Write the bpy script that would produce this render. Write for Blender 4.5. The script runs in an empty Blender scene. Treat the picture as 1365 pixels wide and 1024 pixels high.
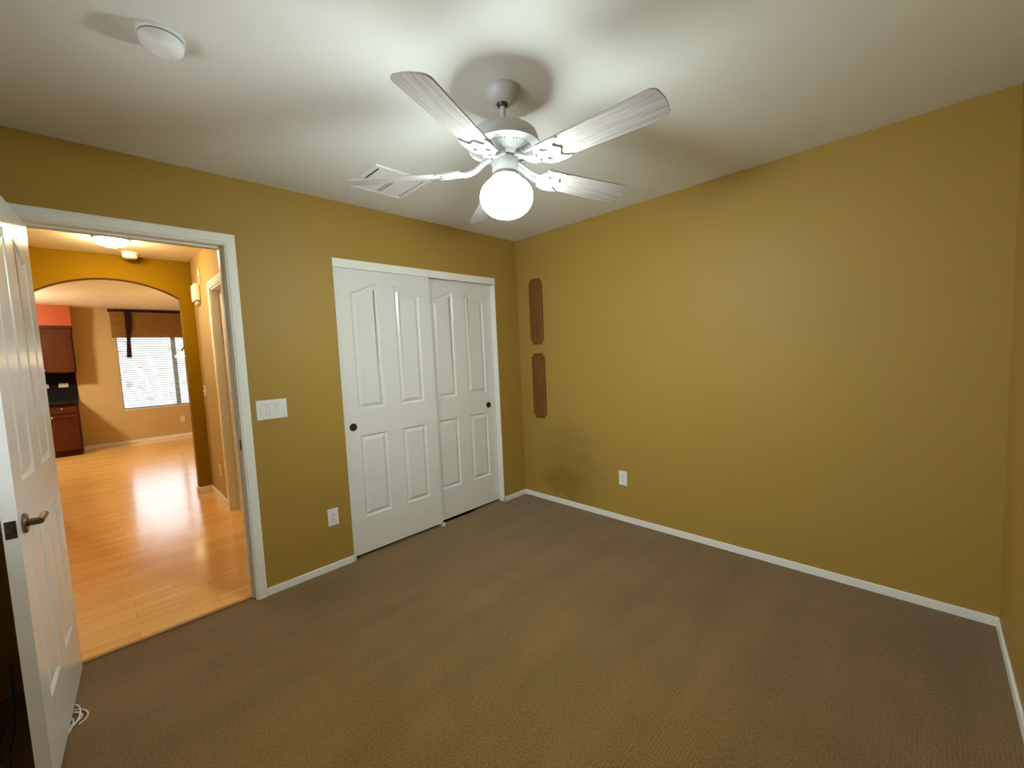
import bpy, bmesh, math, random
from math import sin, cos, pi, radians as R
from mathutils import Vector, Matrix
from mathutils.geometry import tessellate_polygon

random.seed(4)
sc = bpy.context.scene
COL = sc.collection

# ------------------------------------------------------------------ camera
cam_d = bpy.data.cameras.new('camera')
cam = bpy.data.objects.new('camera', cam_d)
COL.objects.link(cam)
sc.camera = cam
cam_d.sensor_fit = 'HORIZONTAL'
cam_d.sensor_width = 36.0
cam_d.lens = 551.65 / 1365 * 36.0
cam_d.clip_start = 0.02
_y, _p, _r = 2.3577, -0.074, -0.0456
_f = Vector((cos(_y)*cos(_p), sin(_y)*cos(_p), sin(_p)))
_rt = Vector((sin(_y), -cos(_y), 0))
_up = _rt.cross(_f)
_r2 = _rt*cos(_r) + _up*sin(_r)
_u2 = _up*cos(_r) - _rt*sin(_r)
cam.matrix_world = Matrix(((_r2.x, _u2.x, -_f.x, 2.7745), (_r2.y, _u2.y, -_f.y, -2.892),
                           (_r2.z, _u2.z, -_f.z, 1.3868), (0, 0, 0, 1)))

# ------------------------------------------------------------------ light levels
GLOBE_E = 176.0            # fan globe (radiance)
GLOBE_C = (0.86, 1.0, 1.0)
HALL_E = 195.0
HALL_C = (1.0, 0.74, 0.38)
WORLD_E = 6.5
sc.view_settings.view_transform = 'Standard'
sc.view_settings.look = 'None'
sc.view_settings.exposure = 0.0
sc.view_settings.gamma = 1.0
sc.view_settings.use_curve_mapping = False

w = bpy.data.worlds.new('sky')
sc.world = w
w.use_nodes = True
w.node_tree.nodes['Background'].inputs[0].default_value = (0.86, 0.94, 1.0, 1)
w.node_tree.nodes['Background'].inputs[1].default_value = WORLD_E

def portal(name, loc, rot, sx, sy):
    d = bpy.data.lights.new(name, 'AREA')
    d.shape = 'RECTANGLE'; d.size = sx; d.size_y = sy
    d.cycles.is_portal = True
    o = bpy.data.objects.new(name, d); COL.objects.link(o)
    o.location = loc; o.rotation_euler = rot
    return o

# ------------------------------------------------------------------ materials
def new_mat(name):
    m = bpy.data.materials.new(name); m.use_nodes = True
    nt = m.node_tree
    return m, nt, nt.nodes['Principled BSDF']

def N(nt, t, **kw):
    n = nt.nodes.new(t)
    for k, v in kw.items():
        if k.startswith('i_'): n.inputs[k[2:]].default_value = v
        else: setattr(n, k, v)
    return n

def L(nt, a, b): nt.links.new(a, b)

def paint(name, col, rough=0.6, bump=0.15, scale=260, var=0.04, spec=0.35, dist=0.001):
    """painted surface: faint mottling and orange-peel bump"""
    m, nt, b = new_mat(name)
    tc = N(nt, 'ShaderNodeTexCoord')
    n1 = N(nt, 'ShaderNodeTexNoise'); n1.inputs['Scale'].default_value = 3.0
    n1.inputs['Detail'].default_value = 4
    L(nt, tc.outputs['Object'], n1.inputs['Vector'])
    mr = N(nt, 'ShaderNodeMapRange'); mr.inputs['To Min'].default_value = 1-var; mr.inputs['To Max'].default_value = 1+var
    L(nt, n1.outputs['Fac'], mr.inputs['Value'])
    mx = N(nt, 'ShaderNodeMix', data_type='RGBA', blend_type='MULTIPLY')
    mx.inputs['Factor'].default_value = 1
    mx.inputs['A'].default_value = (*col, 1)
    L(nt, mr.outputs['Result'], mx.inputs['B'])
    L(nt, mx.outputs['Result'], b.inputs['Base Color'])
    b.inputs['Roughness'].default_value = rough
    b.inputs['Specular IOR Level'].default_value = spec
    if bump:
        n2 = N(nt, 'ShaderNodeTexNoise'); n2.inputs['Scale'].default_value = scale; n2.inputs['Detail'].default_value = 2
        L(nt, tc.outputs['Object'], n2.inputs['Vector'])
        bp = N(nt, 'ShaderNodeBump'); bp.inputs['Strength'].default_value = bump; bp.inputs['Distance'].default_value = dist
        L(nt, n2.outputs['Fac'], bp.inputs['Height']); L(nt, bp.outputs['Normal'], b.inputs['Normal'])
    return m

def wood(name, c1, c2, axis='Z', scale=14, stretch=0.06, rough=0.4, spec=0.4, coat=0.0):
    m, nt, b = new_mat(name)
    tc = N(nt, 'ShaderNodeTexCoord'); mp = N(nt, 'ShaderNodeMapping')
    s = [scale]*3; s['XYZ'.index(axis)] = scale*stretch
    mp.inputs['Scale'].default_value = s
    L(nt, tc.outputs['Object'], mp.inputs['Vector'])
    n1 = N(nt, 'ShaderNodeTexNoise'); n1.inputs['Scale'].default_value = 5; n1.inputs['Detail'].default_value = 8
    n1.inputs['Roughness'].default_value = 0.65; n1.inputs['Distortion'].default_value = 0.6
    L(nt, mp.outputs['Vector'], n1.inputs['Vector'])
    cr = N(nt, 'ShaderNodeValToRGB')
    cr.color_ramp.elements[0].position = 0.3; cr.color_ramp.elements[0].color = (*c1, 1)
    cr.color_ramp.elements[1].position = 0.7; cr.color_ramp.elements[1].color = (*c2, 1)
    L(nt, n1.outputs['Fac'], cr.inputs['Fac']); L(nt, cr.outputs['Color'], b.inputs['Base Color'])
    b.inputs['Roughness'].default_value = rough; b.inputs['Specular IOR Level'].default_value = spec
    b.inputs['Coat Weight'].default_value = coat; b.inputs['Coat Roughness'].default_value = 0.15
    return m

def metal(name, col, rough=0.3):
    m, nt, b = new_mat(name)
    tc = N(nt, 'ShaderNodeTexCoord')
    n1 = N(nt, 'ShaderNodeTexNoise'); n1.inputs['Scale'].default_value = 60
    L(nt, tc.outputs['Object'], n1.inputs['Vector'])
    mr = N(nt, 'ShaderNodeMapRange'); mr.inputs['To Min'].default_value = rough*0.8; mr.inputs['To Max'].default_value = rough*1.2
    L(nt, n1.outputs['Fac'], mr.inputs['Value']); L(nt, mr.outputs['Result'], b.inputs['Roughness'])
    b.inputs['Base Color'].default_value = (*col, 1); b.inputs['Metallic'].default_value = 1
    return m

def glow(name, col, e, base=(0.9, 0.9, 0.88)):
    m, nt, b = new_mat(name)
    b.inputs['Base Color'].default_value = (*base, 1)
    b.inputs['Roughness'].default_value = 0.35
    b.inputs['Emission Color'].default_value = (*col, 1)
    b.inputs['Emission Strength'].default_value = e
    return m

TAN = (0.392, 0.242, 0.048)
M = {}
M['tan'] = paint('tan_wall_paint', TAN, 0.55, 0.25, 170, 0.03, 0.3)
M['ceiling'] = paint('ceiling_paint', (0.77, 0.77, 0.71), 0.9, 0.5, 120, 0.02, 0.1)
M['white'] = paint('white_gloss_paint', (0.74, 0.74, 0.70), 0.32, 0.05, 90, 0.02, 0.5)
M['door'] = paint('white_door_paint', (0.77, 0.76, 0.72), 0.26, 0.08, 60, 0.015, 0.5)
M['trim'] = paint('white_trim_paint', (0.86, 0.85, 0.79), 0.4, 0.0, 60, 0.02, 0.4)
M['plastic'] = paint('white_plastic', (0.82, 0.82, 0.80), 0.35, 0.0, 60, 0.01, 0.5)
M['dark_slot'] = paint('dark_slot', (0.02, 0.02, 0.02), 0.7, 0, 60, 0.02)
M['fan_white'] = paint('white_enamel', (0.53, 0.53, 0.51), 0.3, 0.0, 60, 0.01, 0.5)
M['blade'] = wood('whitewashed_wood', (0.30, 0.265, 0.24), (0.53, 0.49, 0.46), 'X', 16, 0.06, 0.45)
M['globe'] = glow('lit_globe_glass', GLOBE_C, GLOBE_E)
def dim_globe_top():
    # glow is cut towards the top so nearby ceiling and fan don't clip white
    m = M['globe']; nt = m.node_tree; b = nt.nodes['Principled BSDF']
    tc = N(nt, 'ShaderNodeTexCoord'); sp = N(nt, 'ShaderNodeSeparateXYZ'); L(nt, tc.outputs['Object'], sp.inputs[0])
    mr = N(nt, 'ShaderNodeMapRange', interpolation_type='SMOOTHSTEP')
    mr.inputs['From Min'].default_value = -0.435; mr.inputs['From Max'].default_value = -0.375
    mr.inputs['To Min'].default_value = GLOBE_E; mr.inputs['To Max'].default_value = GLOBE_E*0.07
    L(nt, sp.outputs['Z'], mr.inputs['Value']); L(nt, mr.outputs['Result'], b.inputs['Emission Strength'])
dim_globe_top()
M['hall_light'] = glow('lit_dome_glass', HALL_C, HALL_E)
M['nickel'] = metal('brushed_nickel', (0.24, 0.23, 0.22), 0.22)
M['bronze'] = metal('aged_bronze', (0.10, 0.085, 0.065), 0.42)
M['plaque'] = wood('stained_oak', (0.125, 0.050, 0.010), (0.23, 0.105, 0.025), 'Z', 12, 0.07, 0.55, 0.15)
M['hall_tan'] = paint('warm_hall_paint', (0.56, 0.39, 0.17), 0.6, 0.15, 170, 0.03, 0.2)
M['gold'] = paint('gold_arch_paint', (0.245, 0.140, 0.0013), 0.7, 0.15, 170, 0.03, 0.08)
M['hall_ceiling'] = paint('hall_ceiling_paint', (0.86, 0.82, 0.70), 0.9, 0.3, 120, 0.02, 0.1)
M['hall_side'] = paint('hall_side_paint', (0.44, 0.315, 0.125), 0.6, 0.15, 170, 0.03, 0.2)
M['red'] = paint('red_soffit_paint', (0.42, 0.080, 0.022), 0.35, 0.1, 120, 0.04, 0.4)
M['cherry'] = wood('cherry_cabinet', (0.036, 0.0070, 0.0012), (0.085, 0.019, 0.0028), 'Z', 10, 0.08, 0.5, 0.12)
M['stone'] = paint('black_stone', (0.006, 0.004, 0.004), 0.5, 0.0, 60, 0.3, 0.12)
M['bamboo'] = wood('woven_bamboo', (0.17, 0.074, 0.009), (0.36, 0.175, 0.032), 'Y', 26, 0.04, 0.6)
M['slat'] = paint('blind_slat', (0.62, 0.64, 0.66), 0.5, 0.0, 60, 0.01, 0.3)
M['vinyl'] = paint('window_vinyl', (0.48, 0.50, 0.50), 0.5, 0.0, 60, 0.02, 0.3)
M['cable_white'] = paint('white_cable', (0.75, 0.74, 0.70), 0.5, 0, 60, 0.02)
M['cable_grey'] = paint('grey_cable', (0.10, 0.095, 0.09), 0.5, 0, 60, 0.02)
M['iron'] = metal('dark_iron', (0.03, 0.025, 0.02), 0.5)
M['gravel'] = paint('pale_gravel', (0.30, 0.28, 0.24), 0.9, 0.5, 40, 0.3, 0.1, 0.02)
M['bush'] = paint('dry_shrub_leaf', (0.30, 0.29, 0.22), 0.9, 0.0, 40, 0.3, 0.1)
M['shade_glass'] = glow('amber_glass', (1.0, 0.80, 0.38), 9.0, (0.8, 0.62, 0.3))

# dark patterned ribbon
def ribbon_mat():
    m, nt, b = new_mat('dark_beaded_ribbon')
    tc = N(nt, 'ShaderNodeTexCoord')
    v = N(nt, 'ShaderNodeTexVoronoi'); v.inputs['Scale'].default_value = 38
    L(nt, tc.outputs['Object'], v.inputs['Vector'])
    cr = N(nt, 'ShaderNodeValToRGB')
    cr.color_ramp.elements[0].position = 0.08; cr.color_ramp.elements[0].color = (0.30, 0.22, 0.22, 1)
    cr.color_ramp.elements[1].position = 0.20; cr.color_ramp.elements[1].color = (0.020, 0.005, 0.005, 1)
    L(nt, v.outputs['Distance'], cr.inputs['Fac']); L(nt, cr.outputs['Color'], b.inputs['Base Color'])
    b.inputs['Roughness'].default_value = 0.6; b.inputs['Specular IOR Level'].default_value = 0.15
    return m
M['ribbon'] = ribbon_mat()

# tan wall with its smudge of wear low near the corner
def stained_wall():
    m = paint('tan_wall_paint_smudged', TAN, 0.55, 0.25, 170, 0.03, 0.3)
    nt = m.node_tree; b = nt.nodes['Principled BSDF']
    src = b.inputs['Base Color'].links[0].from_socket
    tc = N(nt, 'ShaderNodeTexCoord')
    sep = N(nt, 'ShaderNodeSeparateXYZ'); L(nt, tc.outputs['Object'], sep.inputs[0])
    def blob(cx, cz, rx, rz, amp):
        a = N(nt, 'ShaderNodeMath', operation='MULTIPLY_ADD'); a.inputs[1].default_value = 1/rx; a.inputs[2].default_value = -cx/rx
        L(nt, sep.outputs['X'], a.inputs[0])
        c = N(nt, 'ShaderNodeMath', operation='MULTIPLY_ADD'); c.inputs[1].default_value = 1/rz; c.inputs[2].default_value = -cz/rz
        L(nt, sep.outputs['Z'], c.inputs[0])
        cb = N(nt, 'ShaderNodeCombineXYZ'); L(nt, a.outputs[0], cb.inputs[0]); L(nt, c.outputs[0], cb.inputs[1])
        ln = N(nt, 'ShaderNodeVectorMath', operation='LENGTH'); L(nt, cb.outputs[0], ln.inputs[0])
        nz = N(nt, 'ShaderNodeTexNoise'); nz.inputs['Scale'].default_value = 7; nz.inputs['Detail'].default_value = 5
        L(nt, tc.outputs['Object'], nz.inputs['Vector'])
        ad = N(nt, 'ShaderNodeMath', operation='MULTIPLY_ADD'); ad.inputs[1].default_value = 1.3; ad.inputs[2].default_value = -0.65
        L(nt, nz.outputs['Fac'], ad.inputs[0])
        sm = N(nt, 'ShaderNodeMath', operation='ADD'); L(nt, ln.outputs['Value'], sm.inputs[0]); L(nt, ad.outputs[0], sm.inputs[1])
        mr = N(nt, 'ShaderNodeMapRange', interpolation_type='SMOOTHSTEP')
        mr.inputs['From Min'].default_value = 0.35; mr.inputs['From Max'].default_value = 1.15
        mr.inputs['To Min'].default_value = amp; mr.inputs['To Max'].default_value = 0
        L(nt, sm.outputs[0], mr.inputs['Value'])
        return mr.outputs['Result']
    b1 = blob(0.56, 0.40, 0.34, 0.42, 0.34); b2 = blob(0.50, 0.18, 0.27, 0.20, 0.30)
    mxv = N(nt, 'ShaderNodeMath', operation='ADD'); L(nt, b1, mxv.inputs[0]); L(nt, b2, mxv.inputs[1])
    mn = N(nt, 'ShaderNodeMath', operation='MINIMUM'); L(nt, mxv.outputs[0], mn.inputs[0]); mn.inputs[1].default_value = 0.7
    mix = N(nt, 'ShaderNodeMix', data_type='RGBA')
    L(nt, mn.outputs[0], mix.inputs['Factor']); L(nt, src, mix.inputs['A'])
    mix.inputs['B'].default_value = (TAN[0]*0.52, TAN[1]*0.46, TAN[2]*0.45, 1)
    L(nt, mix.outputs['Result'], b.inputs['Base Color'])
    return m
M['tan_smudged'] = stained_wall()

def carpet():
    m, nt, b = new_mat('brown_cut_pile_carpet')
    tc = N(nt, 'ShaderNodeTexCoord')
    fine = N(nt, 'ShaderNodeTexNoise'); fine.inputs['Scale'].default_value = 130; fine.inputs['Detail'].default_value = 3; fine.inputs['Roughness'].default_value = 0.65
    L(nt, tc.outputs['Object'], fine.inputs['Vector'])
    # vacuum tracks: broad bands of leaning pile
    mp = N(nt, 'ShaderNodeMapping'); mp.inputs['Rotation'].default_value = (0, 0, R(40)); mp.inputs['Scale'].default_value = (3.4, 0.5, 1)
    L(nt, tc.outputs['Object'], mp.inputs['Vector'])
    big = N(nt, 'ShaderNodeTexNoise'); big.inputs['Scale'].default_value = 1.6; big.inputs['Detail'].default_value = 3
    L(nt, mp.outputs['Vector'], big.inputs['Vector'])
    # fine rows of tufts running along the room
    wv = N(nt, 'ShaderNodeTexWave', wave_type='BANDS', bands_direction='X')
    wv.inputs['Scale'].default_value = 26; wv.inputs['Distortion'].default_value = 0.6; wv.inputs['Detail'].default_value = 2; wv.inputs['Detail Scale'].default_value = 3
    L(nt, tc.outputs['Object'], wv.inputs['Vector'])
    patch = N(nt, 'ShaderNodeTexNoise'); patch.inputs['Scale'].default_value = 2.6
    L(nt, tc.outputs['Object'], patch.inputs['Vector'])
    pr = N(nt, 'ShaderNodeMapRange'); pr.inputs['From Min'].default_value = 0.4; pr.inputs['From Max'].default_value = 0.65
    L(nt, patch.outputs['Fac'], pr.inputs['Value'])
    wm = N(nt, 'ShaderNodeMath', operation='MULTIPLY'); L(nt, wv.outputs['Fac'], wm.inputs[0]); L(nt, pr.outputs['Result'], wm.inputs[1])
    s1 = N(nt, 'ShaderNodeMath', operation='MULTIPLY_ADD'); s1.inputs[1].default_value = 1.2
    L(nt, fine.outputs['Fac'], s1.inputs[0])
    s0 = N(nt, 'ShaderNodeMath', operation='MULTIPLY'); s0.inputs[1].default_value = 0.32; L(nt, big.outputs['Fac'], s0.inputs[0])
    L(nt, s0.outputs[0], s1.inputs[2])
    s2 = N(nt, 'ShaderNodeMath', operation='MULTIPLY_ADD'); s2.inputs[1].default_value = 0.13
    L(nt, wm.outputs[0], s2.inputs[0]); L(nt, s1.outputs[0], s2.inputs[2])
    cr = N(nt, 'ShaderNodeValToRGB')
    cr.color_ramp.elements[0].position = 0.46; cr.color_ramp.elements[0].color = (0.082, 0.045, 0.0105, 1)
    cr.color_ramp.elements[1].position = 1.0; cr.color_ramp.elements[1].color = (0.275, 0.152, 0.037, 1)
    L(nt, s2.outputs[0], cr.inputs['Fac']); L(nt, cr.outputs['Color'], b.inputs['Base Color'])
    b.inputs['Roughness'].default_value = 0.95; b.inputs['Specular IOR Level'].default_value = 0.1
    b.inputs['Sheen Weight'].default_value = 0.25; b.inputs['Sheen Roughness'].default_value = 0.5
    bp = N(nt, 'ShaderNodeBump'); bp.inputs['Strength'].default_value = 0.9; bp.inputs['Distance'].default_value = 0.006
    L(nt, s2.outputs[0], bp.inputs['Height']); L(nt, bp.outputs['Normal'], b.inputs['Normal'])
    return m
M['carpet'] = carpet()

def planks():
    m, nt, b = new_mat('honey_wood_planks')
    tc = N(nt, 'ShaderNodeTexCoord')
    mp = N(nt, 'ShaderNodeMapping'); mp.inputs['Rotation'].default_value = (0, 0, R(90))
    L(nt, tc.outputs['Object'], mp.inputs['Vector'])
    br = N(nt, 'ShaderNodeTexBrick')
    br.inputs['Color1'].default_value = (0.80, 0.43, 0.125, 1); br.inputs['Color2'].default_value = (0.88, 0.51, 0.16, 1)
    br.inputs['Mortar'].default_value = (0.50, 0.25, 0.07, 1)
    br.inputs['Scale'].default_value = 1; br.inputs['Mortar Size'].default_value = 0.0012; br.inputs['Mortar Smooth'].default_value = 0.2
    br.inputs['Brick Width'].default_value = 0.95; br.inputs['Row Height'].default_value = 0.083
    br.offset = 0.37; br.offset_frequency = 3; br.squash = 0.7; br.squash_frequency = 4
    L(nt, mp.outputs['Vector'], br.inputs['Vector'])
    mp2 = N(nt, 'ShaderNodeMapping'); mp2.inputs['Scale'].default_value = (40, 2.2, 1)
    L(nt, tc.outputs['Object'], mp2.inputs['Vector'])
    gr = N(nt, 'ShaderNodeTexNoise'); gr.inputs['Scale'].default_value = 1.2; gr.inputs['Detail'].default_value = 6; gr.inputs['Distortion'].default_value = 0.5
    L(nt, mp2.outputs['Vector'], gr.inputs['Vector'])
    mr = N(nt, 'ShaderNodeMapRange'); mr.inputs['To Min'].default_value = 0.72; mr.inputs['To Max'].default_value = 1.2
    L(nt, gr.outputs['Fac'], mr.inputs['Value'])
    mx = N(nt, 'ShaderNodeMix', data_type='RGBA', blend_type='MULTIPLY'); mx.inputs['Factor'].default_value = 1
    L(nt, br.outputs['Color'], mx.inputs['A']); L(nt, mr.outputs['Result'], mx.inputs['B'])
    L(nt, mx.outputs['Result'], b.inputs['Base Color'])
    b.inputs['Roughness'].default_value = 0.22; b.inputs['Specular IOR Level'].default_value = 0.5
    b.inputs['Coat Weight'].default_value = 0.55; b.inputs['Coat Roughness'].default_value = 0.13; b.inputs['Coat IOR'].default_value = 1.5
    wv = N(nt, 'ShaderNodeTexNoise'); wv.inputs['Scale'].default_value = 9
    L(nt, tc.outputs['Object'], wv.inputs['Vector'])
    ad = N(nt, 'ShaderNodeMath', operation='MULTIPLY_ADD'); ad.inputs[1].default_value = -0.5
    L(nt, br.outputs['Fac'], ad.inputs[0]); L(nt, wv.outputs['Fac'], ad.inputs[2])
    bp = N(nt, 'ShaderNodeBump'); bp.inputs['Strength'].default_value = 0.12; bp.inputs['Distance'].default_value = 0.004
    L(nt, ad.outputs[0], bp.inputs['Height']); L(nt, bp.outputs['Normal'], b.inputs['Normal'])
    return m
M['planks'] = planks()
M['threshold'] = wood('honey_wood_strip', (0.40, 0.20, 0.07), (0.55, 0.30, 0.11), 'Y', 14, 0.06, 0.25)

def glass():
    m, nt, b = new_mat('window_glass')
    b.inputs['Base Color'].default_value = (1, 1, 1, 1)
    tr = N(nt, 'ShaderNodeBsdfTransparent'); gl = N(nt, 'ShaderNodeBsdfGlossy'); gl.inputs['Roughness'].default_value = 0.02
    fr = N(nt, 'ShaderNodeFresnel'); fr.inputs['IOR'].default_value = 1.45
    mx = N(nt, 'ShaderNodeMixShader')
    L(nt, fr.outputs[0], mx.inputs[0]); L(nt, tr.outputs[0], mx.inputs[1]); L(nt, gl.outputs[0], mx.inputs[2])
    L(nt, mx.outputs[0], nt.nodes['Material Output'].inputs['Surface'])
    return m
M['glass'] = glass()

# ------------------------------------------------------------------ mesh helpers
def link(name, bm, mat, parent=None, smooth=False, bevel=0.0, loc=None, rot=None, ang=35):
    bmesh.ops.recalc_face_normals(bm, faces=bm.faces)
    me = bpy.data.meshes.new(name); bm.to_mesh(me); bm.free()
    me.materials.append(mat)
    o = bpy.data.objects.new(name, me); COL.objects.link(o)
    if smooth:
        for p in me.polygons: p.use_smooth = True
        me.set_sharp_from_angle(angle=R(ang))
    if bevel:
        md = o.modifiers.new('bevel', 'BEVEL'); md.width = bevel; md.segments = 2; md.limit_method = 'ANGLE'
        md.angle_limit = R(40)
    if parent: o.parent = parent
    if loc: o.location = loc
    if rot: o.rotation_euler = rot
    return o

def tag(o, label=None, cat=None, group=None, kind=None):
    if label: o['label'] = label
    if cat: o['category'] = cat
    if group: o['group'] = group
    if kind: o['kind'] = kind
    return o

def empty(name, loc, label, cat, group=None, rz=0.0, kind=None):
    o = bpy.data.objects.new(name, None); COL.objects.link(o)
    o.location = loc; o.rotation_euler = (0, 0, rz); o.empty_display_size = 0.05
    return tag(o, label, cat, group, kind)

def box(bm, x0, x1, y0, y1, z0, z1):
    vs = [bm.verts.new((x, y, z)) for x in (x0, x1) for y in (y0, y1) for z in (z0, z1)]
    for f in ((0,1,3,2),(4,6,7,5),(0,4,5,1),(2,3,7,6),(0,2,6,4),(1,5,7,3)):
        bm.faces.new([vs[i] for i in f])
    return vs

def boxes(*bs):
    bm = bmesh.new()
    for b in bs: box(bm, *b)
    return bm

def lathe(prof, seg=48, bm=None, center=(0, 0, 0), axis='Z'):
    bm = bm or bmesh.new()
    rings = []
    def P(r, h, a):
        x, y, z = r*cos(a), r*sin(a), h
        if axis == 'X': x, y, z = h, r*cos(a), r*sin(a)
        if axis == 'Y': x, y, z = r*cos(a), h, r*sin(a)
        return (x+center[0], y+center[1], z+center[2])
    for r, h in prof:
        if r < 1e-6: rings.append([bm.verts.new(P(0, h, 0))])
        else: rings.append([bm.verts.new(P(r, h, 2*pi*i/seg)) for i in range(seg)])
    for a, b in zip(rings, rings[1:]):
        for i in range(seg):
            j = (i+1) % seg
            if len(a) == 1 and len(b) == 1: continue
            if len(a) == 1: bm.faces.new((a[0], b[i], b[j]))
            elif len(b) == 1: bm.faces.new((a[i], a[j], b[0]))
            else: bm.faces.new((a[i], a[j], b[j], b[i]))
    if len(rings[0]) > 1: bm.faces.new(rings[0])
    if len(rings[-1]) > 1: bm.faces.new(rings[-1])
    return bm

def catmull(pts, n=8):
    pts = [Vector(p) for p in pts]; out = []
    P = [pts[0]*2-pts[1]] + pts + [pts[-1]*2-pts[-2]]
    for i in range(1, len(P)-2):
        for k in range(n):
            t = k/n; a, b, c, d = P[i-1], P[i], P[i+1], P[i+2]
            out.append(0.5*((2*b)+(c-a)*t+(2*a-5*b+4*c-d)*t*t+(3*b-a-3*c+d)*t**3))
    out.append(pts[-1]); return out

def tube(pts, rad, seg=10, bm=None, closed_ends=True):
    bm = bm or bmesh.new(); pts = [Vector(p) for p in pts]
    rads = rad if isinstance(rad, (list, tuple)) else [rad]*len(pts)
    up = Vector((0, 0, 1)); rings = []
    for i, p in enumerate(pts):
        t = (pts[min(i+1, len(pts)-1)] - pts[max(i-1, 0)]).normalized()
        s = t.cross(up)
        if s.length < 1e-4: s = t.cross(Vector((0, 1, 0)))
        s.normalize(); u = s.cross(t)
        rings.append([bm.verts.new(p + rads[i]*(s*cos(2*pi*k/seg)+u*sin(2*pi*k/seg))) for k in range(seg)])
    for a, b in zip(rings, rings[1:]):
        for k in range(seg): bm.faces.new((a[k], a[(k+1) % seg], b[(k+1) % seg], b[k]))
    bm.faces.new(rings[0]); bm.faces.new(rings[-1])
    return bm

def prism(outer, holes, fn, t0, t1, bm=None):
    """polygon with holes, extruded: fn(u, v, t) -> xyz"""
    bm = bm or bmesh.new()
    loops = [outer]+list(holes)
    flat = [p for l in loops for p in l]
    tris = tessellate_polygon([[Vector((p[0], p[1], 0)) for p in l] for l in loops])
    A = [bm.verts.new(fn(u, v, t0)) for u, v in flat]; B = [bm.verts.new(fn(u, v, t1)) for u, v in flat]
    for t in tris:
        try:
            bm.faces.new([A[i] for i in t]); bm.faces.new([B[i] for i in reversed(t)])
        except ValueError: pass
    k = 0
    for l in loops:
        n = len(l)
        for i in range(n):
            j = (i+1) % n
            bm.faces.new((A[k+i], A[k+j], B[k+j], B[k+i]))
        k += n
    return bm

def inset(poly, d):
    """offset a counter-clockwise polygon inwards by d"""
    n = len(poly); out = []
    for i in range(n):
        a, b, c = Vector(poly[i-1]), Vector(poly[i]), Vector(poly[(i+1) % n])
        e1 = (b-a).normalized(); e2 = (c-b).normalized()
        n1 = Vector((-e1.y, e1.x)); n2 = Vector((-e2.y, e2.x))
        m = (n1+n2); m = m/max(m.dot(n1), 0.35) if m.length > 1e-6 else n1
        out.append((b.x+m.x*d, b.y+m.y*d))
    return out

def structure(o, label, cat):
    return tag(o, label, cat, None, 'structure')

# ------------------------------------------------------------------ bedroom shell
W, H, YR, T = 3.045, 2.44, -3.36, 0.12
DY0, DY1, DZ = -3.10, -2.327, 2.073         # doorway
CY0, CY1, CZ = -1.742, -0.292, 2.066        # closet opening

structure(link('floor', boxes((-0.05, W+T, YR-T, T, -0.08, 0.0), (-0.62, -0.05, CY0, CY1, -0.08, 0.0)), M['carpet']),
          'brown cut pile carpet with vacuum tracks covering the bedroom', 'carpet')
structure(link('ceiling', boxes((-T, W+T, YR-T, T, H, H+0.1)), M['ceiling']),
          'off white textured ceiling over the bedroom', 'ceiling')
structure(link('wall_left', boxes((-T, 0, YR-T, DY0, 0, H), (-T, 0, DY0, DY1, DZ, H), (-T, 0, DY1, CY0, 0, H),
          (-T, 0, CY0, CY1, CZ, H), (-T, 0, CY1, T, 0, H)), M['tan']),
          'tan painted bedroom wall holding the doorway and the closet', 'wall')
structure(link('wall_back', boxes((0, W+T, 0, T, 0, H)), M['tan_smudged']),
          'long bare tan wall with a dark smudge low near the corner', 'wall')
structure(link('wall_right', boxes((W, W+T, YR-T, 0, 0, H)), M['tan']),
          'tan wall at the right edge of the photo', 'wall')
WX0, WX1, WZ0, WZ1 = 0.75, 2.25, 0.90, 2.08   # unseen window behind the camera, added to light the bedroom
structure(link('wall_rear', boxes((-T, WX0, YR-T, YR, 0, H), (WX1, W, YR-T, YR, 0, H), (WX0, WX1, YR-T, YR, 0, WZ0),
          (WX0, WX1, YR-T, YR, WZ1, H)), M['tan']), 'tan wall behind the camera with the added window', 'wall')
structure(link('wall_closet', boxes((-0.74, -0.62, CY0-0.12, CY1+0.12, 0, H), (-0.62, -T, CY0-0.12, CY0, 0, H),
          (-0.62, -T, CY1, CY1+0.12, 0, H), (-0.62, -T, CY0, CY1, H-0.05, H)), M['tan']),
          'closet interior wall behind the sliding doors', 'wall')
wn = structure(link('added_window', boxes((WX0, WX0+0.05, YR-0.09, YR-0.03, WZ0, WZ1), (WX1-0.05, WX1, YR-0.09, YR-0.03, WZ0, WZ1),
          (WX0, WX1, YR-0.09, YR-0.03, WZ0, WZ0+0.05), (WX0, WX1, YR-0.09, YR-0.03, WZ1-0.05, WZ1),
          (1.48, 1.52, YR-0.09, YR-0.03, WZ0, WZ1)), M['trim']), 'unseen white framed window added behind the camera to light the bedroom', 'window')
link('pane', boxes((WX0+0.05, WX1-0.05, YR-0.064, YR-0.058, WZ0+0.05, WZ1-0.05)), M['glass'], wn)
portal('added_window_portal', ((WX0+WX1)/2, YR-T-0.01, (WZ0+WZ1)/2), (R(90), 0, 0), WX1-WX0, WZ1-WZ0)

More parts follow.
